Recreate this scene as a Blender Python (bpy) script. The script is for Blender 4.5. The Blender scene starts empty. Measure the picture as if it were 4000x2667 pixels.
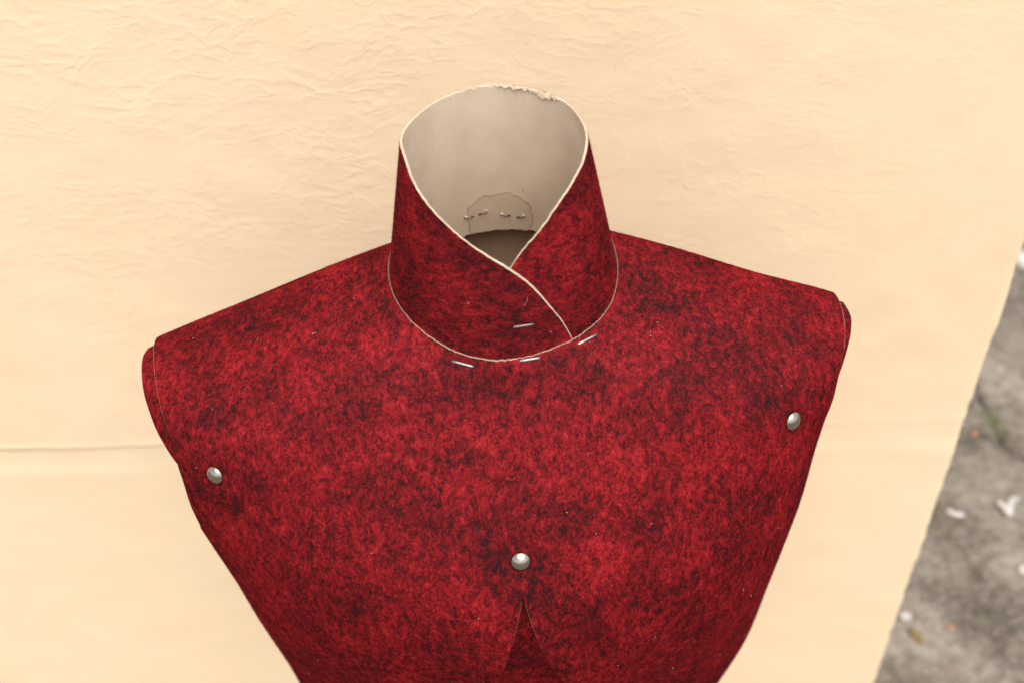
import bpy, math, random
import numpy as np
from mathutils import Vector, Matrix, noise as mnoise

random.seed(7)
rng = np.random.default_rng(11)
sc = bpy.context.scene
COL = sc.collection
pi = math.pi
Z0 = 1.145                      # height of the neck base above the ground

# ------------------------------------------------------------------ camera
PITCH, ROLL, FPX = math.radians(39.5), math.radians(3.8), 3750.0
cf = Vector((0, math.cos(PITCH), -math.sin(PITCH)))
cr0 = Vector((1, 0, 0)); cu0 = Vector((0, math.sin(PITCH), math.cos(PITCH)))
cr = cr0 * math.cos(ROLL) - cu0 * math.sin(ROLL)
cu = cu0 * math.cos(ROLL) + cr0 * math.sin(ROLL)
cam_d = bpy.data.cameras.new('camera')
cam = bpy.data.objects.new('camera', cam_d); COL.objects.link(cam)
CAM = Vector((0.0028, -0.4849, 0.3551 + Z0))
M = Matrix((cr, cu, -cf)).transposed().to_4x4(); M.translation = CAM
cam.matrix_world = M
cam_d.sensor_width = 36.0
cam_d.lens = 36.0 * FPX / 4000.0
cam_d.clip_start = 0.01; cam_d.clip_end = 500
cam_d.dof.use_dof = True
cam_d.dof.focus_distance = 0.595
cam_d.dof.aperture_fstop = 4.8
sc.camera = cam

# ------------------------------------------------------------------ sky, sun, exposure
SUN_EL, SUN_AZ = math.radians(63), math.radians(165)     # azimuth clockwise from +Y: behind the camera
world = bpy.data.worlds.new('World'); sc.world = world; world.use_nodes = True
nt = world.node_tree; nt.nodes.clear()
wo = nt.nodes.new('ShaderNodeOutputWorld'); bg = nt.nodes.new('ShaderNodeBackground')
sky = nt.nodes.new('ShaderNodeTexSky'); sky.sky_type = 'NISHITA'; sky.sun_disc = False
sky.sun_elevation = SUN_EL; sky.sun_rotation = SUN_AZ
sky.air_density = 1.0; sky.dust_density = 3.0; sky.ozone_density = 1.0
hs = nt.nodes.new('ShaderNodeHueSaturation'); hs.inputs['Saturation'].default_value = 0.22   # overcast: nearly grey
nt.links.new(sky.outputs[0], hs.inputs['Color']); nt.links.new(hs.outputs[0], bg.inputs[0])
bg.inputs[1].default_value = 0.15
nt.links.new(bg.outputs[0], wo.inputs[0])
sun_d = bpy.data.lights.new('sun', 'SUN'); sun_d.energy = 1.5; sun_d.angle = math.radians(60)
sun_d.color = (1.0, 0.95, 0.88)
sun = bpy.data.objects.new('sun', sun_d); COL.objects.link(sun)
sdir = Vector((math.sin(SUN_AZ) * math.cos(SUN_EL), math.cos(SUN_AZ) * math.cos(SUN_EL), math.sin(SUN_EL)))
sun.rotation_euler = sdir.to_track_quat('Z', 'Y').to_euler()
sun.location = (0, -3, 6)
sc.view_settings.view_transform = 'Standard'; sc.view_settings.look = 'None'
sc.view_settings.gamma = 1.0; sc.view_settings.use_curve_mapping = False
sc.view_settings.exposure = 0.70
sc.render.engine = 'CYCLES'
sc.cycles.max_bounces = 8; sc.cycles.diffuse_bounces = 5

# ------------------------------------------------------------------ helpers
def tag(o, label=None, cat=None, group=None, kind=None):
    if label: o['label'] = label
    if cat: o['category'] = cat
    if group: o['group'] = group
    if kind: o['kind'] = kind
    return o

def empty(name, loc=(0, 0, 0)):
    o = bpy.data.objects.new(name, None); COL.objects.link(o); o.location = loc
    o.empty_display_size = 0.05
    return o

def mesh_obj(name, verts, faces, mats, parent=None, fmat=None, uv=None, smooth=True):
    me = bpy.data.meshes.new(name)
    me.from_pydata([tuple(v) for v in verts], [], [tuple(f) for f in faces])
    for m in mats: me.materials.append(m)
    if fmat is not None: me.polygons.foreach_set('material_index', np.asarray(fmat, dtype=np.int32))
    if smooth: me.polygons.foreach_set('use_smooth', np.ones(len(me.polygons), dtype=bool))
    if uv is not None:
        lay = me.uv_layers.new(name='sheet')
        li = np.empty(len(me.loops), dtype=np.int32); me.loops.foreach_get('vertex_index', li)
        lay.data.foreach_set('uv', np.asarray(uv, dtype=np.float32)[li].ravel())
    me.update()
    o = bpy.data.objects.new(name, me); COL.objects.link(o)
    if parent: o.parent = parent
    return o

def spline(xk, yk):
    x = np.asarray(xk, float); o = np.argsort(x); x = x[o]; y = np.asarray(yk, float)[o]; n = len(x)
    h = np.diff(x); A = np.zeros((n, n)); b = np.zeros(n); A[0, 0] = A[-1, -1] = 1
    for i in range(1, n - 1):
        A[i, i-1] = h[i-1]; A[i, i] = 2 * (h[i-1] + h[i]); A[i, i+1] = h[i]
        b[i] = 6 * ((y[i+1] - y[i]) / h[i] - (y[i] - y[i-1]) / h[i-1])
    m = np.linalg.solve(A, b)
    def f(q):
        q = np.clip(np.asarray(q, float), x[0], x[-1]); i = np.clip(np.searchsorted(x, q) - 1, 0, n - 2)
        d = q - x[i]; H = h[i]
        return m[i]*(H-d)**3/(6*H) + m[i+1]*d**3/(6*H) + (y[i]/H - m[i]*H/6)*(H-d) + (y[i+1]/H - m[i+1]*H/6)*d
    return f

class NB:
    """tiny node-tree builder"""
    def __init__(s, name):
        s.m = bpy.data.materials.new(name); s.m.use_nodes = True; s.t = s.m.node_tree; s.t.nodes.clear()
        s.out = s.n('ShaderNodeOutputMaterial'); s.b = s.n('ShaderNodeBsdfPrincipled')
        s.l(s.b.outputs[0], s.out.inputs['Surface'])
    def n(s, t, **kw):
        d = s.t.nodes.new(t)
        for k, v in kw.items(): setattr(d, k, v)
        return d
    def l(s, a, b): s.t.links.new(a, b)
    def put(s, sock, v):
        if hasattr(v, 'links') or isinstance(v, bpy.types.NodeSocket): s.l(v, sock)
        else: sock.default_value = v
    def math(s, op, a, b=0.0, c=None, clamp=False):
        d = s.n('ShaderNodeMath', operation=op, use_clamp=clamp); s.put(d.inputs[0], a); s.put(d.inputs[1], b)
        if c is not None: s.put(d.inputs[2], c)
        return d.outputs[0]
    def vmul(s, v, k):
        d = s.n('ShaderNodeVectorMath', operation='MULTIPLY'); s.put(d.inputs[0], v); d.inputs[1].default_value = k
        return d.outputs[0]
    def vadd(s, v, k):
        d = s.n('ShaderNodeVectorMath', operation='ADD'); s.put(d.inputs[0], v); s.put(d.inputs[1], k)
        return d.outputs[0]
    def noise(s, vec, scale, detail=4, rough=.55, dist=0.0, typ=None):
        d = s.n('ShaderNodeTexNoise')
        if typ: d.noise_type = typ
        s.put(d.inputs['Vector'], vec); d.inputs['Scale'].default_value = scale; d.inputs['Detail'].default_value = detail
        d.inputs['Roughness'].default_value = rough; d.inputs['Distortion'].default_value = dist
        return d
    def ramp(s, fac, stops, interp='LINEAR'):
        d = s.n('ShaderNodeValToRGB'); s.put(d.inputs[0], fac); e = d.color_ramp.elements; d.color_ramp.interpolation = interp
        while len(e) < len(stops): e.new(0.5)
        for q, (p, c) in zip(e, stops):
            q.position = p; q.color = c if len(c) == 4 else (*c, 1)
        return d.outputs[0]
    def mix(s, f, a, b, mode='MIX'):
        d = s.n('ShaderNodeMix', data_type='RGBA', blend_type=mode)
        s.put(d.inputs[0], f); s.put(d.inputs[6], a if not isinstance(a, tuple) or len(a) == 4 else (*a, 1))
        s.put(d.inputs[7], b if not isinstance(b, tuple) or len(b) == 4 else (*b, 1))
        return d.outputs[2]
    def bump(s, h, dist, strength=1.0, prev=None):
        d = s.n('ShaderNodeBump'); s.put(d.inputs['Height'], h); d.inputs['Distance'].default_value = dist
        d.inputs['Strength'].default_value = strength
        if prev is not None: s.l(prev, d.inputs['Normal'])
        return d.outputs[0]
    def coords(s, kind='Object'): return s.n('ShaderNodeTexCoord').outputs[kind]
    def uvmap(s, name='sheet'):
        d = s.n('ShaderNodeUVMap'); d.uv_map = name; return d.outputs[0]
    def set(s, **kw):
        for k, v in kw.items(): s.put(s.b.inputs[k.replace('_', ' ')], v)

# ------------------------------------------------------------------ materials
def felt_material(name, streak, space):
    k = NB(name); uv = k.uvmap() if space == 'uv' else k.coords()
    wob = k.noise(uv, 90, 2, .5).outputs['Color']
    v = k.vadd(k.vmul(uv, streak), k.vmul(wob, (.0035, .0035, .0035)))
    clump = k.noise(v, 205, 9, .74, .3).outputs[0]
    big = k.noise(uv, 26, 3, .5).outputs[0]
    fine = k.noise(v, 800, 4, .7).outputs[0]
    vor = k.n('ShaderNodeTexVoronoi', feature='DISTANCE_TO_EDGE'); k.put(vor.inputs['Vector'], k.vadd(v, k.vmul(k.noise(v, 330, 3, .6).outputs['Color'], (.006, .006, .006)))); vor.inputs['Scale'].default_value = 235
    vein = k.math('MULTIPLY', k.math('SUBTRACT', 1.0, k.math('MULTIPLY', vor.outputs[0], 7.0, clamp=True)), k.math('MULTIPLY', k.math('SUBTRACT', 0.62, clump), 2.2, clamp=True))
    a = k.math('MULTIPLY_ADD', clump, .80, k.math('MULTIPLY', big, .40))
    a = k.math('ADD', a, k.math('MULTIPLY_ADD', fine, .60, -.395))
    a = k.math('SUBTRACT', a, k.math('MULTIPLY', vein, .26))
    dark = k.noise(v, 55, 4, .75).outputs[0]
    a = k.math('SUBTRACT', a, k.math('MULTIPLY', k.math('MULTIPLY', k.math('SUBTRACT', dark, .60), 5.0, clamp=True), .13))
    col = k.ramp(a, [(.27, (.016, .0050, .0060)), (.40, (.062, .0046, .0058)), (.51, (.145, .0060, .0085)), (.61, (.245, .0100, .0130)), (.76, (.39, .024, .025))])
    k.set(Base_Color=col, Roughness=.7)
    k.b.inputs['Specular IOR Level'].default_value = .0
    k.b.inputs['Sheen Weight'].default_value = .0; k.b.inputs['Sheen Roughness'].default_value = .45
    k.b.inputs['Sheen Tint'].default_value = (1.0, .55, .62, 1)
    h = k.math('SUBTRACT', k.math('ADD', k.math('MULTIPLY', fine, .7), clump), k.math('MULTIPLY', vein, .5))
    nb = k.bump(h, .0009, .7); k.l(nb, k.b.inputs['Normal'])
    gl = k.n('ShaderNodeBsdfGlossy'); gl.inputs['Roughness'].default_value = .5; gl.inputs['Color'].default_value = (1, .82, .86, 1); k.l(nb, gl.inputs['Normal'])
    mx = k.n('ShaderNodeMixShader'); mx.inputs[0].default_value = .007                 # faint silky lustre of the fibres
    k.l(k.b.outputs[0], mx.inputs[1]); k.l(gl.outputs[0], mx.inputs[2]); k.l(mx.outputs[0], k.out.inputs['Surface'])
    return k.m
M_FELT = felt_material('red_felt_body', (1.15, 1.0, .70), 'object')
M_FELTC = felt_material('red_felt_collar', (.70, 1.30, 1), 'uv')

def nap_material():
    k = NB('felt_fibre'); w = k.n('ShaderNodeTexWhiteNoise', noise_dimensions='2D'); k.l(k.uvmap(), w.inputs['Vector'])
    col = k.ramp(w.outputs[0], [(0.0, (.010, .003, .005)), (.35, (.07, .005, .008)), (.70, (.22, .010, .014)), (.93, (.40, .028, .032)), (1.0, (.55, .13, .13))])
    k.set(Base_Color=col, Roughness=.8); k.b.inputs['Specular IOR Level'].default_value = .1
    return k.m
M_NAP = nap_material()

def card_material(name, c1, c2, stain=False):
    k = NB(name); uv = k.uvmap()
    g = k.noise(uv, 900, 4, .6).outputs[0]; b = k.noise(uv, 35, 3, .5).outputs[0]
    f = k.math('MULTIPLY_ADD', g, .35, k.math('MULTIPLY', b, .6))
    col = k.ramp(f, [(.3, c1), (.65, c2)])
    # tiny dark fibre specks
    vo = k.n('ShaderNodeTexVoronoi'); k.put(vo.inputs['Vector'], uv); vo.inputs['Scale'].default_value = 75
    sp = k.math('MULTIPLY', k.math('LESS_THAN', vo.outputs['Distance'], .045), k.math('GREATER_THAN', k.n('ShaderNodeSeparateColor').outputs[0], .5))
    sep = sp.node.inputs[1].links[0].from_node.inputs[0].links[0].from_node; k.l(vo.outputs['Color'], sep.inputs[0])
    sp.node.inputs[1].links[0].from_node.inputs[1].default_value = .72
    col = k.mix(k.math('MULTIPLY', sp, .75), col, (.10, .06, .035))
    if stain:
        # dried glue ring at the back, uv in metres: u along the neck, v = height
        s = k.n('ShaderNodeSeparateXYZ'); k.l(uv, s.inputs[0])
        wob = k.math('MULTIPLY', k.math('SUBTRACT', k.noise(uv, 160, 3, .6).outputs[0], .5), .006)
        wob2 = k.math('MULTIPLY', k.math('SUBTRACT', k.noise(uv, 60, 1, .5).outputs[0], .5), .010)
        u0 = k.math('DIVIDE', k.math('SUBTRACT', s.outputs[0], STAIN_U), 1.18)
        v0 = k.math('SUBTRACT', s.outputs[1], .0125)
        r = k.math('SQRT', k.math('ADD', k.math('MULTIPLY', u0, u0), k.math('MULTIPLY', v0, v0)))
        r = k.math('ADD', r, k.math('ADD', wob, wob2))
        inside = k.math('LESS_THAN', r, .0215)
        ring = k.math('MULTIPLY', inside, k.math('MULTIPLY', k.math('SUBTRACT', r, .0195), 600, clamp=True))
        col = k.mix(k.math('MULTIPLY', inside, .22), col, (.30, .20, .12))
        col = k.mix(k.math('MULTIPLY', ring, .45), col, (.30, .17, .08))
    k.set(Base_Color=col, Roughness=.9)
    k.b.inputs['Specular IOR Level'].default_value = .15
    k.l(k.bump(k.noise(uv, 700, 4, .6).outputs[0], .0002, .5), k.b.inputs['Normal'])
    return k.m
STAIN_U = 0.5890
M_CARD = card_material('grey_board', (.61, .48, .35), (.74, .61, .47), True)
M_KRAFT = card_material('brown_kraft', (.36, .245, .17), (.44, .31, .22))
M_EDGE = card_material('card_edge', (.40, .305, .215), (.62, .50, .37))

def metal(name, col, rough, scr=40):
    k = NB(name); o = k.coords()
    n = k.noise(o, 900, 4, .6).outputs[0]
    k.set(Base_Color=(*col, 1), Metallic=1.0, Roughness=k.math('MULTIPLY_ADD', n, .22, rough - .1))
    k.l(k.bump(k.noise(k.vmul(o, (1, 1, 6)), 500, 3).outputs[0], .00012, .35), k.b.inputs['Normal'])
    return k.m
M_TACK = metal('nickel', (.40, .355, .295), .17)
M_WIRE = metal('staple_wire', (.27, .265, .25), .34)
M_POLE = metal('stand_steel', (.30, .30, .31), .45)

def wall_material():
    k = NB('cream_wall_paint'); o = k.coords()
    s = k.n('ShaderNodeSeparateXYZ'); k.l(o, s.inputs[0])
    warp = k.vmul(k.vadd(k.noise(o, 14, 3, .6).outputs['Color'], (-.5, -.5, -.5)), (.05, 0, .03))
    v = k.vmul(k.vadd(o, warp), (.58, 1, 1.25))
    def worm(vec, sc, det, p):
        n = k.noise(vec, sc, det, .5, .4).outputs[0]
        return k.math('POWER', k.math('SUBTRACT', 1.0, k.math('ABSOLUTE', k.math('MULTIPLY_ADD', n, 2.0, -1.0)), clamp=True), p)
    r1 = worm(v, 46, 2.5, 8.0); r2 = worm(k.vadd(v, (.7, .2, .4)), 95, 2.0, 6.0)
    soft = k.noise(o, 9, 3, .5).outputs[0]
    # the brushed ripples are strongest on the upper left and die out to the right and below the ledge
    gx = k.math('MULTIPLY_ADD', s.outputs[0], -1.0, .85, clamp=True)
    gz = k.math('MULTIPLY_ADD', k.math('SUBTRACT', s.outputs[2], Z0 - .36), 4.5, .05, clamp=True)
    mask = k.math('MULTIPLY', k.math('MAXIMUM', gx, .16), k.math('MAXIMUM', gz, .05))
    mask = k.math('MULTIPLY', mask, k.math('MULTIPLY_ADD', k.math('SUBTRACT', k.noise(k.vmul(o, (1, 1, 1.6)), 13, 2).outputs[0], .40), 4.0, .3, clamp=True))
    h = k.math('MULTIPLY', k.math('ADD', r1, k.math('MULTIPLY', r2, .5)), mask)
    nb = k.bump(h, .00040, .70)
    nb = k.bump(k.noise(o, 130, 4, .55).outputs[0], .0006, .28, nb)
    nb = k.bump(soft, .006, .35, nb)
    base = k.ramp(k.noise(o, 5, 4, .55).outputs[0], [(.3, (.80, .612, .402)), (.7, (.82, .638, .428))])
    vo = k.n('ShaderNodeTexVoronoi'); k.l(o, vo.inputs['Vector']); vo.inputs['Scale'].default_value = 38
    sp = k.n('ShaderNodeSeparateColor'); k.l(vo.outputs['Color'], sp.inputs[0])
    spot = k.math('MULTIPLY', k.math('LESS_THAN', vo.outputs['Distance'], .042), k.math('GREATER_THAN', sp.outputs[0], .70))
    base = k.mix(k.math('MULTIPLY', spot, .55), base, (.34, .24, .13))
    grime = k.math('MULTIPLY', k.math('SUBTRACT', k.noise(k.vmul(o, (1, 1, 2.5)), 22, 4, .65).outputs[0], .66), 3.0, clamp=True)
    base = k.mix(k.math('MULTIPLY', grime, .22), base, (.56, .43, .28))
    k.set(Base_Color=base, Roughness=.62)
    k.b.inputs['Specular IOR Level'].default_value = .3
    k.l(nb, k.b.inputs['Normal'])
    return k.m
M_WALL = wall_material()

def ground_material():
    k = NB('weathered_concrete'); o = k.coords()
    a = k.noise(o, 5, 6, .62, .4).outputs[0]; b = k.noise(o, 45, 6, .7).outputs[0]; c = k.noise(o, 190, 4, .7).outputs[0]
    f = k.math('ADD', k.math('MULTIPLY_ADD', a, .56, -.07), k.math('ADD', k.math('MULTIPLY', b, .40), k.math('MULTIPLY', c, .22)))
    col = k.ramp(f, [(.38, (.055, .044, .032)), (.47, (.130, .108, .084)), (.57, (.250, .214, .176)), (.68, (.37, .325, .278))])
    moss = k.math('MULTIPLY', k.math('SUBTRACT', k.noise(o, 7, 5, .65).outputs[0], .58), 6.0, clamp=True)
    col = k.mix(k.math('MULTIPLY', moss, .5), col, (.120, .100, .045))
    rust = k.math('MULTIPLY', k.math('SUBTRACT', k.noise(k.vadd(o, (3.1, .4, 0)), 11, 4, .6).outputs[0], .62), 7.0, clamp=True)
    col = k.mix(k.math('MULTIPLY', rust, .4), col, (.16, .085, .045))
    vo = k.n('ShaderNodeTexVoronoi'); k.l(o, vo.inputs['Vector']); vo.inputs['Scale'].default_value = 120
    sp = k.n('ShaderNodeSeparateColor'); k.l(vo.outputs['Color'], sp.inputs[0])
    ch = k.math('MULTIPLY', k.math('LESS_THAN', vo.outputs['Distance'], k.math('MULTIPLY', sp.outputs[1], .4)), k.math('GREATER_THAN', sp.outputs[0], .75))
    col = k.mix(k.math('MULTIPLY', ch, .4), col, (.46, .42, .37))
    sz = k.n('ShaderNodeSeparateXYZ'); k.l(o, sz.inputs[0])          # black soil packed in the crack
    col = k.mix(k.math('MULTIPLY', k.math('SUBTRACT', -.012, sz.outputs[2]), 160, clamp=True), col, (.035, .030, .026))
    k.set(Base_Color=col, Roughness=.95)
    nb = k.bump(k.math('ADD', b, k.math('MULTIPLY', c, .5)), .006, .8)
    k.l(nb, k.b.inputs['Normal'])
    return k.m
M_GROUND = ground_material()

def plain(name, c1, c2, scale=120, rough=.8):
    k = NB(name); o = k.coords()
    k.set(Base_Color=k.ramp(k.noise(o, scale, 4, .6).outputs[0], [(.3, c1), (.7, c2)]), Roughness=rough)
    k.l(k.bump(k.noise(o, scale * 3, 3).outputs[0], .0006, .4), k.b.inputs['Normal'])
    return k.m
M_PAPER = plain('white_scrap', (.42, .39, .37), (.66, .62, .59))
M_ORANGE = plain('orange_chip', (.34, .17, .09), (.46, .24, .13))
M_LEAF = plain('yellow_leaf', (.16, .105, .03), (.24, .17, .06))
M_WEED = plain('weed_green', (.09, .12, .035), (.19, .23, .08))
M_STONE = plain('pebble_grey', (.16, .15, .13), (.42, .39, .36))
M_LINT = plain('pale_lint', (.62, .50, .46), (.80, .70, .66))

# ------------------------------------------------------------------ measured curves of the bust (metres, surface parameters)
WZ = np.array([0.1,0,-0.06,-0.1,-0.16,-0.2,-0.24,-0.3,-0.36,-0.42,-0.5,-0.6])
WL = np.array([0.262,0.262,0.252,0.2405,0.2254,0.2183,0.2152,0.2104,0.2044,0.1994,0.1874,0.1744])
WR = np.array([0.262,0.262,0.239,0.2236,0.216,0.2116,0.2082,0.2041,0.1983,0.1831,0.1671,0.1531])
DZ = np.array([0.1,0,-0.05,-0.09,-0.13,-0.16,-0.2,-0.25,-0.3,-0.36,-0.42,-0.6])
DD = np.array([0.04,0.071,0.103,0.127,0.145,0.151,0.15,0.139,0.124,0.108,0.098,0.09])
RX = np.array([-0.3,-0.22,-0.18,-0.14,-0.07,0,0.07,0.12,0.17,0.22,0.3])
RZ = np.array([-0.0575,-0.0276,-0.0139,0.0005,0.025,0.0368,0.0234,0.0045,-0.015,-0.0305,-0.0635])
RBC = np.array([(-0.0666,-0.025,0.0183),
 (-0.0595,-0.0369,0.0144),
 (-0.0511,-0.0469,0.0101),
 (-0.0407,-0.0559,0.0051),
 (-0.0302,-0.062,0.0009),
 (-0.0224,-0.0646,-0.0012),
 (-0.0099,-0.0662,-0.0025),
 (0.0005,-0.0665,-0.0027),
 (0.011,-0.0658,-0.0023),
 (0.0247,-0.063,-0.0002),
 (0.0384,-0.0587,0.0022),
 (0.0515,-0.0507,0.0062),
 (0.0606,-0.0422,0.0098),
 (0.0697,-0.0287,0.0144)])
RBW = np.array([(0.0012,0.0022,-0.0042),
 (-0.0008,-0.0006,0.0004),
 (0.0005,-0.0017,0.0014),
 (-0.0001,0.0005,-0.0002),
 (-0.0011,0.0024,-0.0012),
 (0.0011,0.0012,-0.0007),
 (0.0006,-0.0014,0.0002),
 (-0.0005,-0.0012,-0.0001),
 (-0.0013,-0,0.0014),
 (0.001,-0.0008,0.0004),
 (0.0002,0.0017,-0.0012),
 (0.0009,0.0009,-0.0003),
 (-0.0005,-0.0002,0.0013),
 (-0.0027,0.0029,-0.0076)])
SEAM = np.array([(-270,0.0225,-1.17),
 (-265,0,-1.17),
 (-260,-0.025,-1.15),
 (-255,-0.0475,-1.13),
 (-250,-0.07,-1.11),
 (-245,-0.0925,-1.07),
 (-240,-0.1125,-1.03),
 (-235,-0.1325,-0.97),
 (-230,-0.1525,-0.91),
 (-225,-0.1675,-0.84),
 (-220,-0.1825,-0.76),
 (-215,-0.1975,-0.65),
 (-210,-0.2075,-0.55),
 (-205,-0.2175,-0.42),
 (-200,-0.225,-0.28),
 (-195,-0.2325,-0.11),
 (-190,-0.2375,0.03),
 (-185,-0.2425,0.12),
 (-180,-0.245,0.2),
 (-175,-0.245,0.29),
 (-170,-0.2425,0.38),
 (-165,-0.24,0.46),
 (-160,-0.2325,0.55),
 (-155,-0.225,0.63),
 (-150,-0.215,0.72),
 (-145,-0.2025,0.8),
 (-140,-0.19,0.88),
 (-135,-0.1725,0.96),
 (-130,-0.155,1.04),
 (-125,-0.1375,1.12),
 (-120,-0.1175,1.19),
 (-115,-0.095,1.26),
 (-110,-0.0725,1.32),
 (-105,-0.05,1.36),
 (-100,-0.025,1.4),
 (-95,-0.0025,1.41),
 (-90,0.0225,1.42),
 (-85,0.0475,1.41),
 (-80,0.0725,1.38),
 (-75,0.095,1.35),
 (-70,0.12,1.31),
 (-65,0.1425,1.26),
 (-60,0.165,1.21),
 (-55,0.185,1.15),
 (-50,0.205,1.08),
 (-45,0.225,1.01),
 (-40,0.2425,0.93),
 (-35,0.2575,0.85),
 (-30,0.2725,0.77),
 (-25,0.2825,0.68),
 (-20,0.29,0.59),
 (-15,0.295,0.5),
 (-10,0.2975,0.4),
 (-5,0.3,0.31),
 (0,0.2975,0.22),
 (5,0.2925,0.13),
 (10,0.2875,0.04),
 (15,0.28,-0.1),
 (20,0.2725,-0.27),
 (25,0.265,-0.42),
 (30,0.255,-0.55),
 (35,0.2425,-0.67),
 (40,0.23,-0.76),
 (45,0.215,-0.84),
 (50,0.1975,-0.92),
 (55,0.18,-0.98),
 (60,0.16,-1.03),
 (65,0.1375,-1.08),
 (70,0.1175,-1.11),
 (75,0.0925,-1.14),
 (80,0.07,-1.16),
 (85,0.0475,-1.17),
 (90,0.0225,-1.17)])
ARML = np.array([(-1.0601,-0.0218),
 (-1.0643,0.0669),
 (-1.0348,0.4074),
 (-1.02,0.6489),
 (-0.9927,0.9397),
 (-0.9732,1.1406),
 (-0.9616,1.364),
 (-0.9696,1.5332),
 (-0.9962,1.8259),
 (-1.0398,2.1404),
 (-1.0721,2.4016),
 (-1.0952,2.7029)])
ARMR = np.array([(1.0898,-0.0365),
 (1.1049,0.0799),
 (1.1097,0.3102),
 (1.1197,0.5449),
 (1.1215,0.7877),
 (1.1111,0.9737),
 (1.1087,1.1028),
 (1.1137,1.2559),
 (1.1356,1.4109),
 (1.1394,1.5749),
 (1.1968,1.9474),
 (1.1825,2.1423)])
UNDL = np.array([(-1.0579,0.0111),
 (-1.1016,0.0064),
 (-1.1271,0.0962),
 (-1.1294,0.3129),
 (-1.122,0.5269),
 (-1.112,0.7693),
 (-1.0781,1.0369),
 (-1.0428,1.2437),
 (-1.0068,1.4268),
 (-0.9844,1.6239)])
UNDR = np.array([(1.1058,0.074),
 (1.1516,0.0779),
 (1.1861,0.1955),
 (1.2129,0.3919),
 (1.2241,0.5721),
 (1.2328,0.7368),
 (1.2256,0.8823),
 (1.2202,1.1892),
 (1.1674,1.2931),
 (1.1356,1.4109)])
SLL = np.array([(0.0245,4.1056),
 (0.0122,4.2999),
 (-0.002,4.5904),
 (-0.0214,4.9249),
 (-0.0489,5.4174),
 (-0.0751,5.8869)])
SLR = np.array([(0.0261,4.0913),
 (0.0371,4.364),
 (0.052,4.6784),
 (0.0746,5.0542),
 (0.1063,5.5315),
 (0.1452,6.1019)])
TK = np.array([(0.0241,3.6045),
 (-0.7978,1.702),
 (0.8515,1.5024)])
STP = np.array([(-0.1022,1.3449),
 (-0.0535,1.4435),
 (0.0463,1.4331),
 (0.0938,1.3987),
 (0.1786,1.2388),
 (0.2267,1.1057)])

# ------------------------------------------------------------------ ground
def fbm(x, y, z=0.0, o=4): return mnoise.fractal(Vector((x, y, z)), 1.0, 2.0, o)
def grid_lines(dense0, dense1, step, lo, hi):
    a = list(np.arange(dense0, dense1 + 1e-9, step)); s = step; q = dense0
    while q > lo: s *= 1.35; q -= s; a.insert(0, max(q, lo))
    s = step; q = dense1
    while q < hi: s *= 1.35; q += s; a.append(min(q, hi))
    return np.array(a)
gx = grid_lines(.46, 1.62, .007, -40, 40); gy = grid_lines(.26, 1.80, .008, -40, 40)
CRACK = np.array([(1.075, 1.30), (1.050, 1.12), (1.033, 1.042), (1.0385, 1.0), (1.027, .961), (1.0285, .93), (1.022, .90), (1.038, .872), (1.0445, .853), (1.12, .815), (1.25, .80), (1.6, .70)])
def crack_d(x, y):
    p = np.array([x, y]); a = CRACK[:-1]; b = CRACK[1:]; ab = b - a
    t = np.clip(((p - a) * ab).sum(1) / (ab * ab).sum(1), 0, 1)
    return np.sqrt((((a + ab * t[:, None]) - p) ** 2).sum(1)).min()
gv = []
for y in gy:
    for x in gx:
        z = 0.0
        if .40 < x < 1.7 and .2 < y < 1.9:
            z = .006 * fbm(x * 5, y * 5) + .0022 * fbm(x * 30, y * 30, 2.)
            d = crack_d(x, y) + .004 * mnoise.noise(Vector((x * 60, y * 60, 0)))
            z -= .024 * (.55 + .6 * mnoise.noise(Vector((x * 14, y * 14, 3)))) * math.exp(-(d / .0075) ** 2)
            e = min((x - .40) / .05, (1.7 - x) / .05, (y - .2) / .05, (1.9 - y) / .05, 1); z *= max(e, 0)
        gv.append((x, y, z - .004))
nx_ = len(gx)
gf = [(j * nx_ + i, j * nx_ + i + 1, (j + 1) * nx_ + i + 1, (j + 1) * nx_ + i) for j in range(len(gy) - 1) for i in range(nx_ - 1)]
tag(mesh_obj('ground', gv, gf, [M_GROUND]), kind='structure')

# ------------------------------------------------------------------ wall
WK = -.053                                    # the wall runs slightly towards us on the right
wdir = Vector((1, WK, 0)).normalized(); wn = Vector((wdir.y, -wdir.x, 0))     # wn points to the camera side
W_ORG = Vector((0, .26, 0))
s_edge = (.4862 / wdir.x)
def wall_y(s, z, shift=0.0):
    """relief of the plaster: proud upper coat, thin recessed strip, plinth rolling out again"""
    zl = Z0 - .3915 + .0022 * mnoise.noise(Vector((s * 9, 3.3, 0))) + .0012 * mnoise.noise(Vector((s * 45, 1.3, 0)))
    amp = max(.06, .60 + .55 * mnoise.noise(Vector((s * 5, 7.7, 0))) - .48 * max(0, min(1, (s + .3) / .6)))
    h = .0020 * mnoise.noise(Vector((s * 4, z * 4, 0))) + .0006 * mnoise.noise(Vector((s * 22, z * 22, 5)))
    d = z - zl
    up = 1 / (1 + math.exp(-max(-30, min(30, d / .0010))))
    lip = math.exp(-((d - .0035) / .0040) ** 2)
    h += amp * (.0018 * up + .0014 * lip)
    zl2 = zl - .033 + .002 * mnoise.noise(Vector((s * 7, 9.1, 0)))
    lo = 1 / (1 + math.exp(max(-30, min(30, (z - zl2) / .0060))))
    h += (.0012 - .0005 * max(0, min(1, s / .4))) * lo + .0004 * math.exp(-((z - zl2 + .006) / .009) ** 2) * (.6 + .8 * mnoise.noise(Vector((s * 6, 2.2, 0))))
    return h
ss = np.concatenate([np.arange(-3.0, -.84, .06), np.arange(-.84, s_edge - .016, .0055)])
ca = np.linspace(0, pi / 2, 7)
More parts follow.
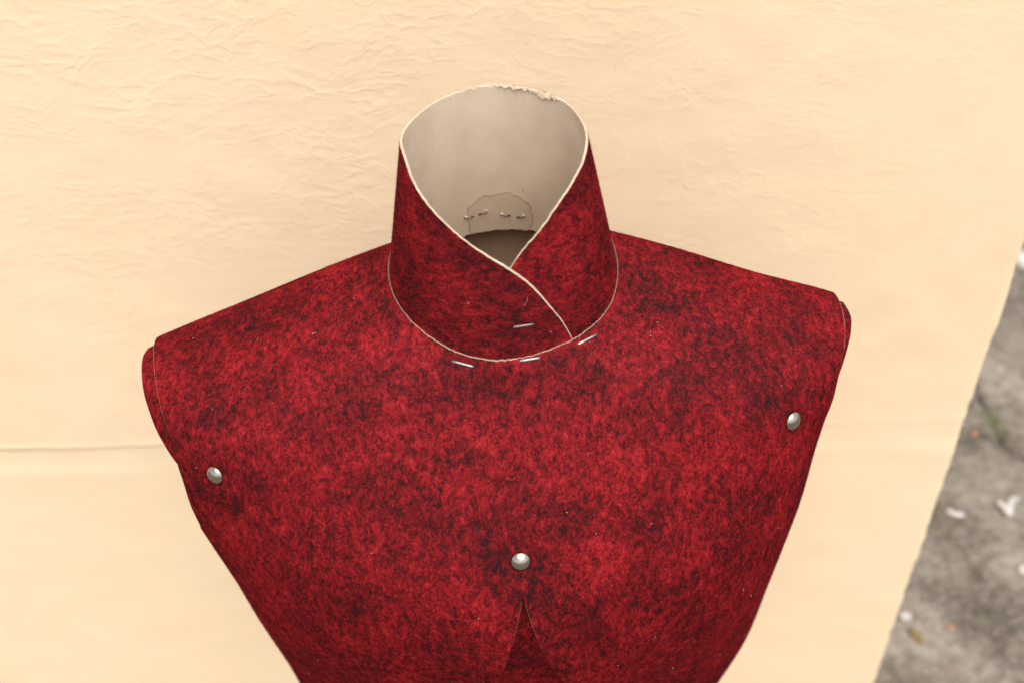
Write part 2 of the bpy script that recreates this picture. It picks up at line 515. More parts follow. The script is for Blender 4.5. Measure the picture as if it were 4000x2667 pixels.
zs = np.concatenate([np.arange(0, .15, .05), np.arange(.15, Z0 - .46, .007), np.arange(Z0 - .46, Z0 - .37, .0011), np.arange(Z0 - .37, Z0 + .16, .006), np.arange(Z0 + .2, 2.81, .15)])
RW = .014                                     # rounded corner
rows = []
wv = []
for z in zs:
    row = []
    ej = .0022 * mnoise.noise(Vector((z * 14, 0, 8))) + .0013 * mnoise.noise(Vector((z * 55, 4, 8)))
    for s in ss:
        p = W_ORG + wdir * s + wn * wall_y(s, z); row.append((p.x, p.y, z))
    hz = wall_y(ss[-1], z)
    for a in ca:
        p = W_ORG + wdir * (s_edge + ej - RW + RW * math.sin(a)) + wn * (hz - RW + RW * math.cos(a)); row.append((p.x, p.y, z))
    for t in (.1, .3, .8, 1.5, 2.5):
        p = W_ORG + wdir * (s_edge + ej) + wn * (hz - RW - t); row.append((p.x, p.y, z))
    wv += row; nrow = len(row)
wf = [(j * nrow + i, j * nrow + i + 1, (j + 1) * nrow + i + 1, (j + 1) * nrow + i) for j in range(len(zs) - 1) for i in range(nrow - 1)]
b = len(wv)                                   # close the block: back, top
tl = len(zs) - 1
pb = W_ORG + wdir * ss[0] + wn * (-2.5)
wv += [(pb.x, pb.y, 0), (pb.x, pb.y, float(zs[-1]))]
wf += [tuple([tl * nrow + i for i in range(nrow)] + [b + 1])[::1]]
wf += [(nrow - 1, b, b + 1, tl * nrow + nrow - 1), (b, 0, tl * nrow, b + 1)]
wall = mesh_obj('painted_wall', wv, wf, [M_WALL])
tag(wall, 'cream painted plaster wall with low plinth ledge behind the red bust', 'wall')

# ------------------------------------------------------------------ the bust: torso surface
CX, YS, YR, KAP, HA = -.006, .005, .012, 1.0, .047
f_wl, f_wr, f_dd, f_rz = spline(WZ, WL), spline(WZ, WR), spline(DZ, DD), spline(RX, RZ)
def torso(sg, ta):
    sg = np.asarray(sg, float); ta = np.asarray(ta, float)
    sn = np.sin(sg); cs = np.maximum(np.cos(sg), 0)
    zr = f_rz(CX + .262 * sn); at = np.abs(ta); a2 = np.minimum(at, pi / 2)
    z = zr - HA * (1 - np.cos(a2)) - np.maximum(at - pi / 2, 0) * HA
    x = CX + np.where(sn < 0, f_wl(z), f_wr(z)) * sn
    yf = YS - f_dd(z) * cs ** KAP
    yb = YS + .085 * cs ** .7 * np.clip((z + .6) / .5 + .35, 0, 1) ** .3
    y = np.where(ta >= 0, YR - (YR - yf) * np.sin(a2), YR + (yb - YR) * np.sin(a2) * np.where(at < pi / 2, .4 + .6 * (at / (pi / 2)) ** 2, 1))
    p = np.stack([x, y, z], -1); sh = p.shape; q = p.reshape(-1, 3)
    K = np.exp(-((q[:, None, :] - RBC[None]) ** 2).sum(-1) / (2 * .03 ** 2))
    return (q + K @ RBW).reshape(sh)
def torso_n(sg, ta):
    e = 1e-3
    a = torso(np.clip(sg + e, -1.57, 1.57), ta) - torso(np.clip(sg - e, -1.57, 1.57), ta)
    b = torso(sg, ta + e) - torso(sg, ta - e)
    n = np.cross(b, a); n /= np.linalg.norm(n, axis=-1, keepdims=True) + 1e-12
    return n          # outward (checked: -y on the chest)
def tau_at(sg, z):
    zr = f_rz(CX + .262 * np.sin(sg)); return pi / 2 + (zr - HA - z) / HA
HEM = -.475
seam_s = spline(SEAM[:, 0], SEAM[:, 1]); seam_t = spline(SEAM[:, 0], SEAM[:, 2])
def soften(a, n=2):
    a = a.copy()
    for _ in range(n): a[1:-1] = (a[:-2] + 2 * a[1:-1] + a[2:]) / 4
    return a
SEAM[:, 1:] = soften(SEAM[:, 1:], 3); seam_s = spline(SEAM[:, 0], SEAM[:, 1]); seam_t = spline(SEAM[:, 0], SEAM[:, 2])

def resample(poly, n, lo_smooth=2):
    poly = np.asarray(poly, float); d = np.r_[0, np.cumsum(np.hypot(np.diff(poly[:, 0]) * 5, np.diff(poly[:, 1])))]
    t = np.linspace(0, d[-1], n); r = np.c_[np.interp(t, d, poly[:, 0]), np.interp(t, d, poly[:, 1])]
    return soften(r, lo_smooth)

def boundary(arm_l, side_l, hem_l, hem_r, side_r, arm_r, counts):
    segs = [resample(arm_l, counts[0], 4), resample(side_l, counts[1]), None, resample(side_r, counts[1]), resample(arm_r, counts[0], 4)]
    sg = np.linspace(hem_l[0], hem_r[0], counts[2]); segs[2] = np.c_[sg, np.interp(sg, [hem_l[0], hem_r[0]], [0, 0]) + tau_at(sg, HEM)]
    out = [segs[0]] + [s[1:] for s in segs[1:]]
    return np.concatenate(out)

def polar(seam_phi0, seam_phi1, bnd, rows, k0=0.0, power=1.0):
    n = len(bnd); a = np.linspace(0, 1, n)
    ph = seam_phi0 + (seam_phi1 - seam_phi0) * a
    s0 = np.c_[seam_s(ph), seam_t(ph)]
    k = (k0 + (1 - k0) * np.linspace(0, 1, rows) ** power)[None, :, None]
    return s0[:, None, :] * (1 - k) + bnd[:, None, :] * k        # (cols, rows, 2)

def build_sheet(name, outer, inner, faces, uv, mats, parent, bev=None, edge_mat=None, grow=False, thin=None):
    """two skins and a strip of raw card edge between them (its own vertices, so the edge stays crisp);
    bev: how far the felt skin stops short of the cut, edge_mat: material slot per boundary vertex"""
    n = len(outer); faces = np.asarray(faces)
    e = np.concatenate([faces[:, [i, (i + 1) % 4]] for i in range(4)])
    key = np.sort(e, 1); u, idx, cnt = np.unique(key[:, 0].astype(np.int64) * n + key[:, 1], return_index=True, return_counts=True)
    be = e[idx[cnt == 1]]
    bv = np.unique(be); remap = {int(v): i for i, v in enumerate(bv)}
    if bev is not None:
        outer = outer.copy(); d = np.zeros_like(outer); ed = outer[be[:, 1]] - outer[be[:, 0]]
        nv = (outer - inner); nv = nv / (np.linalg.norm(nv, axis=1, keepdims=True) + 1e-12)
        for c in (0, 1): np.add.at(d, be[:, c], np.cross(nv[be[:, c]], ed))          # points into the sheet
        ln = np.linalg.norm(d, axis=1, keepdims=True); d = d / (ln + 1e-12)
        amt = d[bv] * (np.asarray(bev).reshape(-1, 1)[bv] if np.ndim(bev) else bev)
        if thin is not None:                                       # skived edge: card thinner at the cut
            inner = inner.copy(); inner[bv] = outer[bv] - nv[bv] * np.asarray(thin).reshape(-1, 1)[bv]
        if grow: inner = inner.copy(); inner[bv] -= amt
        else: outer[bv] += amt
    V = np.concatenate([outer, inner, outer[bv], inner[bv]])
    UV = np.concatenate([uv, uv, uv[bv], uv[bv] + .0016])
    o2 = 2 * n; i2 = 2 * n + len(bv)
    F = [tuple(f) for f in faces] + [tuple((f + n)[::-1]) for f in faces]
    F += [(o2 + remap[int(b)], o2 + remap[int(a)], i2 + remap[int(a)], i2 + remap[int(b)]) for a, b in be]
    fm = [0] * len(faces) + [1] * len(faces) + ([2] * len(be) if edge_mat is None else [int(min(edge_mat[a], edge_mat[b])) for a, b in be])
    V = V + np.array([0, 0, Z0])
    o = mesh_obj(name, V, F, mats, parent, fm, UV)
    return o

def grid_faces(ncol, nrow, base=0):
    i, j = np.meshgrid(np.arange(ncol - 1), np.arange(nrow - 1), indexing='ij')
    v = base + i * nrow + j
    return np.stack([v, v + 1, v + nrow + 1, v + nrow], -1).reshape(-1, 4)

def sheet_uv(dom, pos):
    # metres across (x plus wrap) and metres down
    return np.stack([pos[..., 0] + .35 * pos[..., 1] * np.sign(pos[..., 0]), dom[..., 1] * .052], -1)

bust = empty('display_bust', (0, 0, 0))
tag(bust, 'mottled dark red felt covered card torso bust with open stand collar', 'bust')

def noise1(n, scale, amp, seed):
    r = np.random.default_rng(seed); x = np.arange(n) / scale; k = r.normal(size=int(x[-1]) + 4)
    i = x.astype(int); f = x - i; f = f * f * (3 - 2 * f)
    return amp * (k[i] * (1 - f) + k[i + 1] * f)

# --- front panel --------------------------------------------------------------------
armL = np.r_[[(-1.05, -.9), (-1.055, -.4)], ARML, [(-1.33, 3.4), (-1.48, 3.75)]]
armR = np.r_[[ARMR[0] + (-.01, -.85), ARMR[0] + (0, -.35)], ARMR[:10], [(1.165, 1.76), (1.22, 2.02), (1.36, 2.5), (1.52, 3.1)]]
sideL = np.array([(-1.48, 3.75), (-1.565, 4.3), (-1.565, tau_at(-1.565, HEM))])
sideR = np.array([(1.52, 3.1), (1.565, 3.6), (1.565, tau_at(1.565, -.366)), (1.47, tau_at(1.47, -.376)), (1.36, tau_at(1.36, -.400)), (1.30, tau_at(1.3, HEM))])
bndF = boundary(armL, sideL, (-1.565, 0), (1.30, 0), sideR[::-1], armR[::-1], (90, 60, 141))
NR = 170
dom = polar(-229, 49, bndF, NR)
# ragged cut along armholes and neckline
ncols = len(bndF); mid = int(np.argmin(np.abs(bndF[:, 0] - .03) + (np.abs(np.arange(ncols) - ncols // 2) > 60) * 9))
dom[:, -1, 0] += noise1(ncols, 1.6, .0011, 1)
dom[:, 0, 1] += noise1(ncols, 2.0, .0035, 2)
nrm = torso_n(dom[..., 0], dom[..., 1])
# slit: cut edges fan out below the tack
apex = SLL[0, 1] - .27
slit_l = spline(np.r_[apex, SLL[0, 1] - .03, SLL[1:, 1], 9.0, 12], np.r_[.0240, .0228, SLL[1:, 0], -.160, -.29]); slit_r = spline(np.r_[apex, SLL[0, 1] - .03, SLR[1:, 1], 9.0, 12], np.r_[.0240, .0254, SLR[1:, 0], .240, .40])
sm0 = dom[mid:mid + 1, :, 0]
def slit_shift(d, f):
    t = d[..., 1]; w = np.exp(-((d[..., 0] - sm0) / .30) ** 2)
    return np.where(t > apex, (f(np.maximum(t, apex)) - .024), 0) * w
mc = dom[mid:mid + 1, :, 0].copy()
dom_l = dom[:mid + 1].copy(); dom_r = dom[mid:].copy()
base_mid = np.where(dom[mid, :, 1] > apex - .6, .024, dom[mid, :, 0])
for dd_ in (dom_l, dom_r): dd_[..., 0] += (base_mid - dom[mid, :, 0])[None] * np.exp(-((dd_[..., 0] - sm0) / .2) ** 2)
sm0 = base_mid[None]
dom_l[..., 0] += slit_shift(dom_l, slit_l); dom_r[..., 0] += slit_shift(dom_r, slit_r)
T_CARD = .0016
def lift(d, n, p, rows_k, right):
    t = d[..., 1]
    edge = slit_r(np.maximum(t, apex)) if right else slit_l(np.maximum(t, apex))
    dist = np.abs(d[..., 0] - edge) * .22
    a = np.clip((t - apex) / 1.5, 0, 1) * .0030 * np.exp(-(dist / .024) ** 2)
    neck = np.linalg.norm(p - p[:, :1], axis=-1); a = a + T_CARD * np.exp(-(neck / .009) ** 2)
    for q in tk_pts: a = a - .0011 * np.exp(-(((p - q) ** 2).sum(-1)) / .011 ** 2)              # the tacks pull the card in
    for q in st_pts: a = a - .0007 * np.exp(-(((p - q) ** 2).sum(-1)) / .0032 ** 2)             # the staples bite
    return a
tk_pts = torso(TK[:, 0], TK[:, 1]); st_ = torso(STP[:, 0], STP[:, 1])
st_pts = [st_[i] * (1 - t) + st_[i + 1] * t for i in (0, 2, 4) for t in (.05, .35, .65, .95)]
pl = torso(dom_l[..., 0], dom_l[..., 1]); pr = torso(dom_r[..., 0], dom_r[..., 1])
nl, nr_ = nrm[:mid + 1], nrm[mid:]
ol = pl + nl * lift(dom_l, nl, pl, NR, False)[..., None]; or_ = pr + nr_ * lift(dom_r, nr_, pr, NR, True)[..., None]
uvl, uvr = sheet_uv(dom_l, pl), sheet_uv(dom_r, pr)
nl_cols, nr_cols = ol.shape[0], or_.shape[0]
outer = np.concatenate([ol.reshape(-1, 3), or_.reshape(-1, 3)]); nn = np.concatenate([nl.reshape(-1, 3), nr_.reshape(-1, 3)])
uvs = np.concatenate([uvl.reshape(-1, 2), uvr.reshape(-1, 2)])
fL = grid_faces(nl_cols, NR); fR = grid_faces(nr_cols, NR, nl_cols * NR)
share = {}                                     # weld the two halves above the slit
for r in range(NR):
    if dom[mid, r, 1] <= apex + .02: share[nl_cols * NR + r] = (nl_cols - 1) * NR + r
mp = np.arange(len(outer))
for a_, b_ in share.items(): mp[a_] = b_
faces = mp[np.concatenate([fL, fR])]
if np.dot(np.cross(outer[faces[2000, 1]] - outer[faces[2000, 0]], outer[faces[2000, 2]] - outer[faces[2000, 0]]), nn[faces[2000, 0]]) < 0: faces = faces[:, ::-1]
bevF = np.full((ncols + 1, NR), .00045)
fw_ = np.exp(-((np.linspace(-229, 49, ncols) + 90) / 62) ** 4)              # wide raw edge round the front of the neck
bevF[:mid + 1, 0] = (.0002 + .0006 * fw_)[:mid + 1]; bevF[mid + 1:, 0] = (.0002 + .0006 * fw_)[mid:]
bevF[ncols - 90:, -1] = .0010; bevF[:90, -1] = .00040; bevF[mid, 1:] = bevF[mid + 1, 1:] = np.where(dom[mid, 1:, 1] < SLL[0, 1] + .05, 0, .0002)
thinF = np.full((ncols + 1, NR), T_CARD); thinF[:, -1] = .0003; thinF[mid:mid + 2, 1:] = .0005
front = build_sheet('front_panel', outer, outer - nn * T_CARD, faces, uvs, [M_FELT, M_KRAFT, M_EDGE], bust, bevF.reshape(-1), thin=thinF.reshape(-1))
FRONT = (outer, faces, nn, uvs)

# --- under panel: second layer, shows in the slit and beyond the front panel's armholes ----------
WID = .034                                      # the under layer lies deeper, so it reaches further round to show the same outline
uL = np.r_[[(-1.102 - WID, .0)], UNDL[1:] - np.c_[[.034, .034, .034, .036, .040, .046, .054, .060, .050], np.zeros(9)], [ARML[8] + (-.005, 0), ARML[9] + (.02, 0), ARML[10] + (.03, 0), ARML[11] + (.03, 0)], [(-1.35, 3.5), (-1.5, 3.85)]]
uR = np.r_[[(UNDR[1, 0] + WID, .0)], UNDR[1:] + np.c_[WID * np.linspace(1, .4, 9), np.zeros(9)], [(1.19, 1.65), (1.23, 2.0), (1.36, 2.6), (1.53, 3.3)]]
sL = np.array([(-1.5, 3.85), (-1.565, 4.4), (-1.565, tau_at(-1.565, HEM))]); sR = np.array([(1.53, 3.3), (1.565, 3.8), (1.565, tau_at(1.565, HEM))])
bndU = boundary(uL, sL, (-1.565, 0), (1.565, 0), sR[::-1], uR[::-1], (70, 30, 71))
domU = polar(-191, 10, bndU, 90, .05)
domU[:, -1, 0] += noise1(len(bndU), 1.5, .0010, 5)
pU = torso(domU[..., 0], domU[..., 1]); nU = torso_n(domU[..., 0], domU[..., 1])
sink = np.exp(-((domU[..., 0] - .03) / (.10 + .035 * np.maximum(domU[..., 1] - 4, 0))) ** 2) * np.clip((domU[..., 1] - 3.9) / 1.5, 0, 1)
oU = pU - nU * (.0040 + .0045 * sink)[..., None]
fU = grid_faces(len(bndU), 90)
q0 = oU.reshape(-1, 3); n0 = nU.reshape(-1, 3)
if np.dot(np.cross(q0[fU[2000, 1]] - q0[fU[2000, 0]], q0[fU[2000, 2]] - q0[fU[2000, 0]]), n0[fU[2000, 0]]) < 0: fU = fU[:, ::-1]
uvU = sheet_uv(domU, pU).reshape(-1, 2) + np.array([.37, .21])
build_sheet('under_panel', q0, q0 - n0 * .0014, fU, uvU, [M_FELT, M_KRAFT, M_EDGE], bust, .0003)
UNDER = (q0, fU, n0, uvU)

# --- back panel ---------------------------------------------------------------------------------
def bk(l): return np.array(l, float)
bL = bk([(-1.102 - WID, 0), (-1.11, -.5), (-1.03, -1.2), (-1.05, -1.9), (-1.2, -2.8), (-1.42, -3.5), (-1.565, -4.2), (-1.565, -tau_at(-1.565, HEM))])
bR = bk([(UNDR[1, 0] + WID, 0), (1.12, -.5), (1.01, -1.2), (1.05, -1.9), (1.2, -2.7), (1.42, -3.3), (1.565, -4.0), (1.565, -tau_at(1.565, HEM))])
hs_ = np.linspace(1.565, -1.565, 61)
bndB = np.concatenate([resample(bR, 60), np.c_[hs_, -tau_at(hs_, HEM)][1:], resample(bL, 60)[::-1][1:]])
def polar_back(b, rows):
    a = np.linspace(0, 1, len(b)); ph = 10 + (170 - 10) * a            # 10..90..170 deg
    ph = np.where(ph > 90, ph - 360, ph)
    s0 = np.c_[seam_s(ph), np.minimum(seam_t(ph), 0)]; k = (.006 + .994 * np.linspace(0, 1, rows) ** 1.3)[None, :, None]
    return s0[:, None] * (1 - k) + b[:, None] * k
domB = polar_back(bndB, 60); domB[..., 1] = np.minimum(domB[..., 1], -.0005)
pB = torso(domB[..., 0], domB[..., 1]); nB = torso_n(domB[..., 0], domB[..., 1])
nB = np.where((nB[..., 1:2] < 0) & (domB[..., 1:2] < -1.2), -nB, nB)
q1 = (pB - nB * .0040).reshape(-1, 3); n1 = nB.reshape(-1, 3); fB = grid_faces(len(bndB), 60)
if np.dot(np.cross(q1[fB[2000, 1]] - q1[fB[2000, 0]], q1[fB[2000, 2]] - q1[fB[2000, 0]]), n1[fB[2000, 0]]) < 0: fB = fB[:, ::-1]
build_sheet('back_panel', q1, q1 - n1 * .0014, fB, sheet_uv(domB, pB).reshape(-1, 2), [M_FELT, M_KRAFT, M_KRAFT], bust)

# --- collar: one strip of card rolled round the neck and lapped in front --------------------------
BE, R0, MR = .9, .0735, .20
RIM = np.array([(240, -.004), (247, .010), (255, .024), (264, .040), (274.2, .0514), (279.2, .0578), (293.6, .0704), (304, .0790), (313.2, .0852), (325.6, .0924), (333.4, .0957), (343.8, .0995), (356, .1020), (371.5, .1050),
                (384.3, .1078), (398.9, .1101), (413.9, .1118), (433.3, .1131), (449.4, .1139), (461.3, .1136), (473.8, .1122), (492.4, .1096), (507.3, .1076), (521, .1062), (540, .1055), (554, .1045), (562.6, .1015), (572.4, .0947),
                (583.4, .0876), (594.3, .0807), (607.5, .0717), (624.8, .0592), (634.2, .0514), (641.3, .0437), (646.5, .0358), (650.6, .0278), (654.5, .0195), (658.0, .0110), (660.5, .0021), (663, -.008)])
f_rim = spline(RIM[:, 0], RIM[:, 1])
def z_bottom(ps):
    a = np.radians(ps)                              # sin: -1 front, +1 back
    return np.interp(np.sin(a), [-1, -.5, 0, .6, 1], [-.016, -.010, -.002, -.004, .0003])
def lap(ps):                                         # radial offset: the end that laps over lies outside
    return np.interp(ps, [302, 330, 430, 560, 606, 663], [-.0030, -.0005, -.0005, -.0005, -.0002, -.0002])
def collar_pt(ps, z, off):
    a = np.radians(ps); R = R0 - MR * z + off
    return np.stack([R * np.cos(a), BE * R * np.sin(a), z], -1)
NC, NZ, TC = 620, 70, .0014
ps = np.linspace(242, 662.6, NC)
zt = f_rim(ps) + noise1(NC, 2.2, .00013, 8); zb = np.minimum(z_bottom(ps), zt - .002)
zb = np.where(ps > 640, np.minimum(zb, zt - .004), zb) + noise1(NC, 2.0, .00035, 9)
kk = np.linspace(0, 1, NZ)
zz = zb[:, None] + (zt - zb)[:, None] * kk[None]
PS = np.repeat(ps[:, None], NZ, 1); OFF = np.repeat(lap(ps)[:, None], NZ, 1)
oc = collar_pt(PS, zz, OFF)
# torn, delaminated rim at the back: the inner ply is lower and ragged there
rag = np.interp(ps, [242, 400, 408, 418, 432, 440, 452, 462, 474, 480, 488, 663], [0, 0, .0026, .0030, .0018, .0008, .0012, .0003, .0009, .0003, 0, 0])
rag = np.maximum(0, rag * (1 + noise1(NC, 2.6, .45, 3)) + (rag > .0002) * noise1(NC, 1.1, .00045, 4)) + np.abs(noise1(NC, 3.0, .00012, 6))
zi = zb[:, None] + (zt - rag - zb)[:, None] * kk[None]
ragthin = (rag / .0042)[:, None] * np.exp(-((1 - kk)[None] / .05) ** 2)
ic = collar_pt(PS, zi, OFF - TC + .0003 * ragthin)
nc_ = np.stack([np.cos(np.radians(PS)), np.sin(np.radians(PS)) / BE, 0 * PS + .2], -1); nc_ /= np.linalg.norm(nc_, axis=-1, keepdims=True)
uvc = np.stack([(PS - 0) * pi / 180 * .075, zz], -1)
fc = grid_faces(NC, NZ)
qc = oc.reshape(-1, 3); ncf = nc_.reshape(-1, 3)
if np.dot(np.cross(qc[fc[9, 1]] - qc[fc[9, 0]], qc[fc[9, 2]] - qc[fc[9, 0]]), ncf[fc[9, 0]]) < 0: fc = fc[:, ::-1]
bevC = np.zeros((NC, NZ)); bevC[:, -1] = np.interp(ps, [242, 270, 340, 380, 520, 560, 612, 632, 663], [.0003, .0002, 0, 0, 0, 0, .0001, .0008, .0010])
emC = np.full((NC, NZ), 2); emC[:, 0] = 1
collar = build_sheet('collar', qc, ic.reshape(-1, 3), fc, uvc.reshape(-1, 2), [M_FELTC, M_CARD, M_EDGE], bust, bevC.reshape(-1), emC.reshape(-1), True)
COLLAR = (qc, fc, ncf, uvc.reshape(-1, 2))
# peeled plies standing off the torn rim
def ply(name, a0, a1, depth, drop, seed):
    n = 46; p = np.linspace(a0, a1, n); w = np.sin(np.linspace(0, pi, n)) ** .6
    top = f_rim(p) - drop * .3 + noise1(n, 3, .0004, seed); low = top - (.0005 + w * depth * (1 + noise1(n, 2.2, .5, seed + 1)))
    off = lap(p) - TC - .0002
    A = collar_pt(p, top, off + .0004); Bv = collar_pt(p, low, off - .0004 - .0007 * w * (1 + noise1(n, 3, .5, seed + 2)))
    nrm_ = np.stack([np.cos(np.radians(p)), np.sin(np.radians(p)), 0 * p], -1)
    o_ = np.stack([A, (A + Bv) / 2 - nrm_ * .0003, Bv], 1).reshape(-1, 3); f_ = grid_faces(n, 3)
    nn_ = np.repeat(-nrm_[:, None], 3, 1).reshape(-1, 3)
    u_ = np.stack([np.repeat(p[:, None], 3, 1) * .0013, np.tile(np.array([0, .001, .002]), (n, 1))], -1).reshape(-1, 2)
    build_sheet(name, o_, o_ - nn_ * .00035, f_, u_, [M_EDGE, M_EDGE, M_EDGE], collar)
ply('torn_ply', 398, 424, .0020, .0008, 21); ply('torn_ply', 416, 446, .0010, .0003, 31)

# --- staples -----------------------------------------------------------------------------------
def frame_bar(p0, p1, nrm_, width, thick, sag=.0):
    """flat wire crown between two points, ends bent into the card"""
    p0 = np.array(p0); p1 = np.array(p1); d = p1 - p0; L = np.linalg.norm(d); d /= L
    n_ = nrm_ - d * np.dot(nrm_, d); n_ /= np.linalg.norm(n_); s_ = np.cross(d, n_)
    prof = [(-.5 * width, -.2 * thick), (-.44 * width, .35 * thick), (-.25 * width, .5 * thick), (.25 * width, .5 * thick), (.44 * width, .35 * thick), (.5 * width, -.2 * thick), (.4 * width, -.5 * thick), (-.4 * width, -.5 * thick)]
    st = [(0.0, -.0022), (.0000, -.0006), (.00025, .0002), (.0007, .0005), (L * .3, .0006), (L * .5, .0006), (L * .7, .0006), (L - .0007, .0005), (L - .00025, .0002), (L, -.0006), (L, -.0022)]
    V = []; 
    for t, h in st:
        for a_, b_ in prof: V.append(p0 + d * t + n_ * (h + b_) + s_ * a_)
    m = len(prof); F = []
    for i in range(len(st) - 1):
        for j in range(m): F.append((i * m + j, i * m + (j + 1) % m, (i + 1) * m + (j + 1) % m, (i + 1) * m + j))
    F += [tuple(range(m))[::-1], tuple(range((len(st) - 1) * m, len(st) * m))]
    return V, F
stp = torso(STP[:, 0], STP[:, 1]); stn = torso_n(STP[:, 0], STP[:, 1])
for i in (0, 2, 4):
    v, f = frame_bar(stp[i] + stn[i] * .0004, stp[i + 1] + stn[i + 1] * .0004, (stn[i] + stn[i + 1]) / 2, .00135, .00055)
    o = mesh_obj('staple', np.array(v) + [0, 0, Z0], f, [M_WIRE], bust)
c0, c1 = collar_pt(np.array([633.07, 643.1]), np.array([.0173, .0174]), np.array([-.0003, -.0003]))
nmid = np.array([math.cos(math.radians(-82)), math.sin(math.radians(-82)), .2]); nmid /= np.linalg.norm(nmid)
v, f = frame_bar(c0, c1, nmid, .00135, .00055)
mesh_obj('staple', np.array(v) + [0, 0, Z0 + .0], f, [M_WIRE], collar)
# clinched prongs inside the collar, each with a crumb of lifted card where it comes through
PR = [(108.85, .0158, 104.39, .0157, 0), (97.48, .0180, 101.74, .0165, 0), (88.21, .0140, 83.7, .0133, 0), (76.6, .0126, 80.53, .0117, 0)]
def tube(pts, r, m=8):
    V = []; F = []
    for i, p in enumerate(pts):
        p = np.array(p); d = np.array(pts[min(i + 1, len(pts) - 1)]) - np.array(pts[max(i - 1, 0)]); d /= np.linalg.norm(d)
        a_ = np.cross(d, [0.3, .2, .9]); a_ /= np.linalg.norm(a_); b_ = np.cross(d, a_)
        rr = r[i] if hasattr(r, '__len__') else r
        for j in range(m): V.append(p + rr * (a_ * math.cos(2 * pi * j / m) + b_ * math.sin(2 * pi * j / m)))
    for i in range(len(pts) - 1):
        for j in range(m): F.append((i * m + j, i * m + (j + 1) % m, (i + 1) * m + (j + 1) % m, (i + 1) * m + j))
    F += [tuple(range(m))[::-1], tuple(range((len(pts) - 1) * m, len(pts) * m))]
    return V, F
for a0, z0, a1, z1, _ in PR:
    L = lap(np.array([360 + a0]))[0] - TC
    path = [collar_pt(np.array(360 + a0), np.array(z0), L + .0006), collar_pt(np.array(360 + a0), np.array(z0), L - .0006), collar_pt(np.array(360 + a0 * .7 + a1 * .3), np.array(z0 * .7 + z1 * .3), L - .0011), collar_pt(np.array(360. + a1), np.array(z1), L - .0007)]
    v, f = tube(path, .00042)
    pr_ = mesh_obj('staple_prong', np.array(v) + [0, 0, Z0], f, [M_WIRE], collar)
    cr_ = [collar_pt(np.array(360 + a0 + (a0 - a1) * t), np.array(z0 + dz), L + dr) for t, dz, dr in ((-.16, .0002, .0002), (-.02, .0007, -.0010), (.12, .0009, -.0008), (.30, .0003, .0002))]
    v, f = tube(cr_, [.0004, .0010, .0009, .0003], 7)
    v = [np.array(q) + .00022 * np.array(mnoise.noise_vector(Vector(q) * 900)) for q in v]
    mesh_obj('card_crumb', np.array(v) + [0, 0, Z0], f, [M_EDGE], collar)

# --- domed tacks -------------------------------------------------------------------------------
tkp = torso(TK[:, 0], TK[:, 1]); tkn = torso_n(TK[:, 0], TK[:, 1]); print('tack normals', tkn)
prof = [(0.0, .0029), (.0011, .00284), (.0023, .00260), (.0035, .00214), (.0046, .00152), (.0054, .00085), (.00585, .00034), (.0059, -.0001), (.0055, -.0003)]
for p, n_ in zip(tkp, tkn):
    n_ = n_ / np.linalg.norm(n_); a_ = np.cross(n_, [0, 0, 1.]); a_ /= np.linalg.norm(a_); b_ = np.cross(n_, a_)
    p = p - n_ * .0009; V = [p + n_ * (prof[0][1] + .0005)]; F = []; m = 40
    for r, h in prof[1:]:
        for j in range(m):
            t = 2 * pi * j / m; V.append(p + n_ * (h + .0005) + r * (a_ * math.cos(t) + b_ * math.sin(t)))
    for j in range(m): F.append((0, 1 + j, 1 + (j + 1) % m))
    for i in range(len(prof) - 2):
        for j in range(m): F.append((1 + i * m + j, 1 + (i + 1) * m + j, 1 + (i + 1) * m + (j + 1) % m, 1 + i * m + (j + 1) % m))
    F.append(tuple(1 + (len(prof) - 2) * m + j for j in range(m))[::-1])
    mesh_obj('tack', np.array(V) + [0, 0, Z0], [f[::-1] for f in F], [M_TACK], bust)

# --- stand under the torso (hidden by it in the photograph) --------------------------------------
def lathe(name, prof_, cx, cy, mat, parent, m=32):
    V = []; F = []
    for r, z in prof_:
        for j in range(m): V.append((cx + r * math.cos(2 * pi * j / m), cy + r * math.sin(2 * pi * j / m), z))
    for i in range(len(prof_) - 1):
        for j in range(m): F.append((i * m + j, i * m + (j + 1) % m, (i + 1) * m + (j + 1) % m, (i + 1) * m + j))
    F += [tuple(range(m))[::-1], tuple(range((len(prof_) - 1) * m, len(prof_) * m))]
    return mesh_obj(name, V, F, [mat], parent)
lathe('stand_base', [(.13, .0), (.135, .004), (.135, .012), (.12, .018), (.03, .026), (.018, .03)], -.006, .02, M_POLE, bust)
lathe('pole', [(.0125, .03), (.0125, Z0 - .12)], -.006, .02, M_POLE, bust)
tb = torso(np.array([-1.5, 1.5, 0.]), np.array([tau_at(-1.5, -.44), tau_at(1.5, -.44), 3.]))
v, f = tube([(tb[0][0] + .012, .02, Z0 - .44), (-.1, .02, Z0 - .44), (.1, .02, Z0 - .44), (tb[1][0] - .012, .02, Z0 - .44)], .008)
mesh_obj('cross_bar', v, f, [M_POLE], bust)

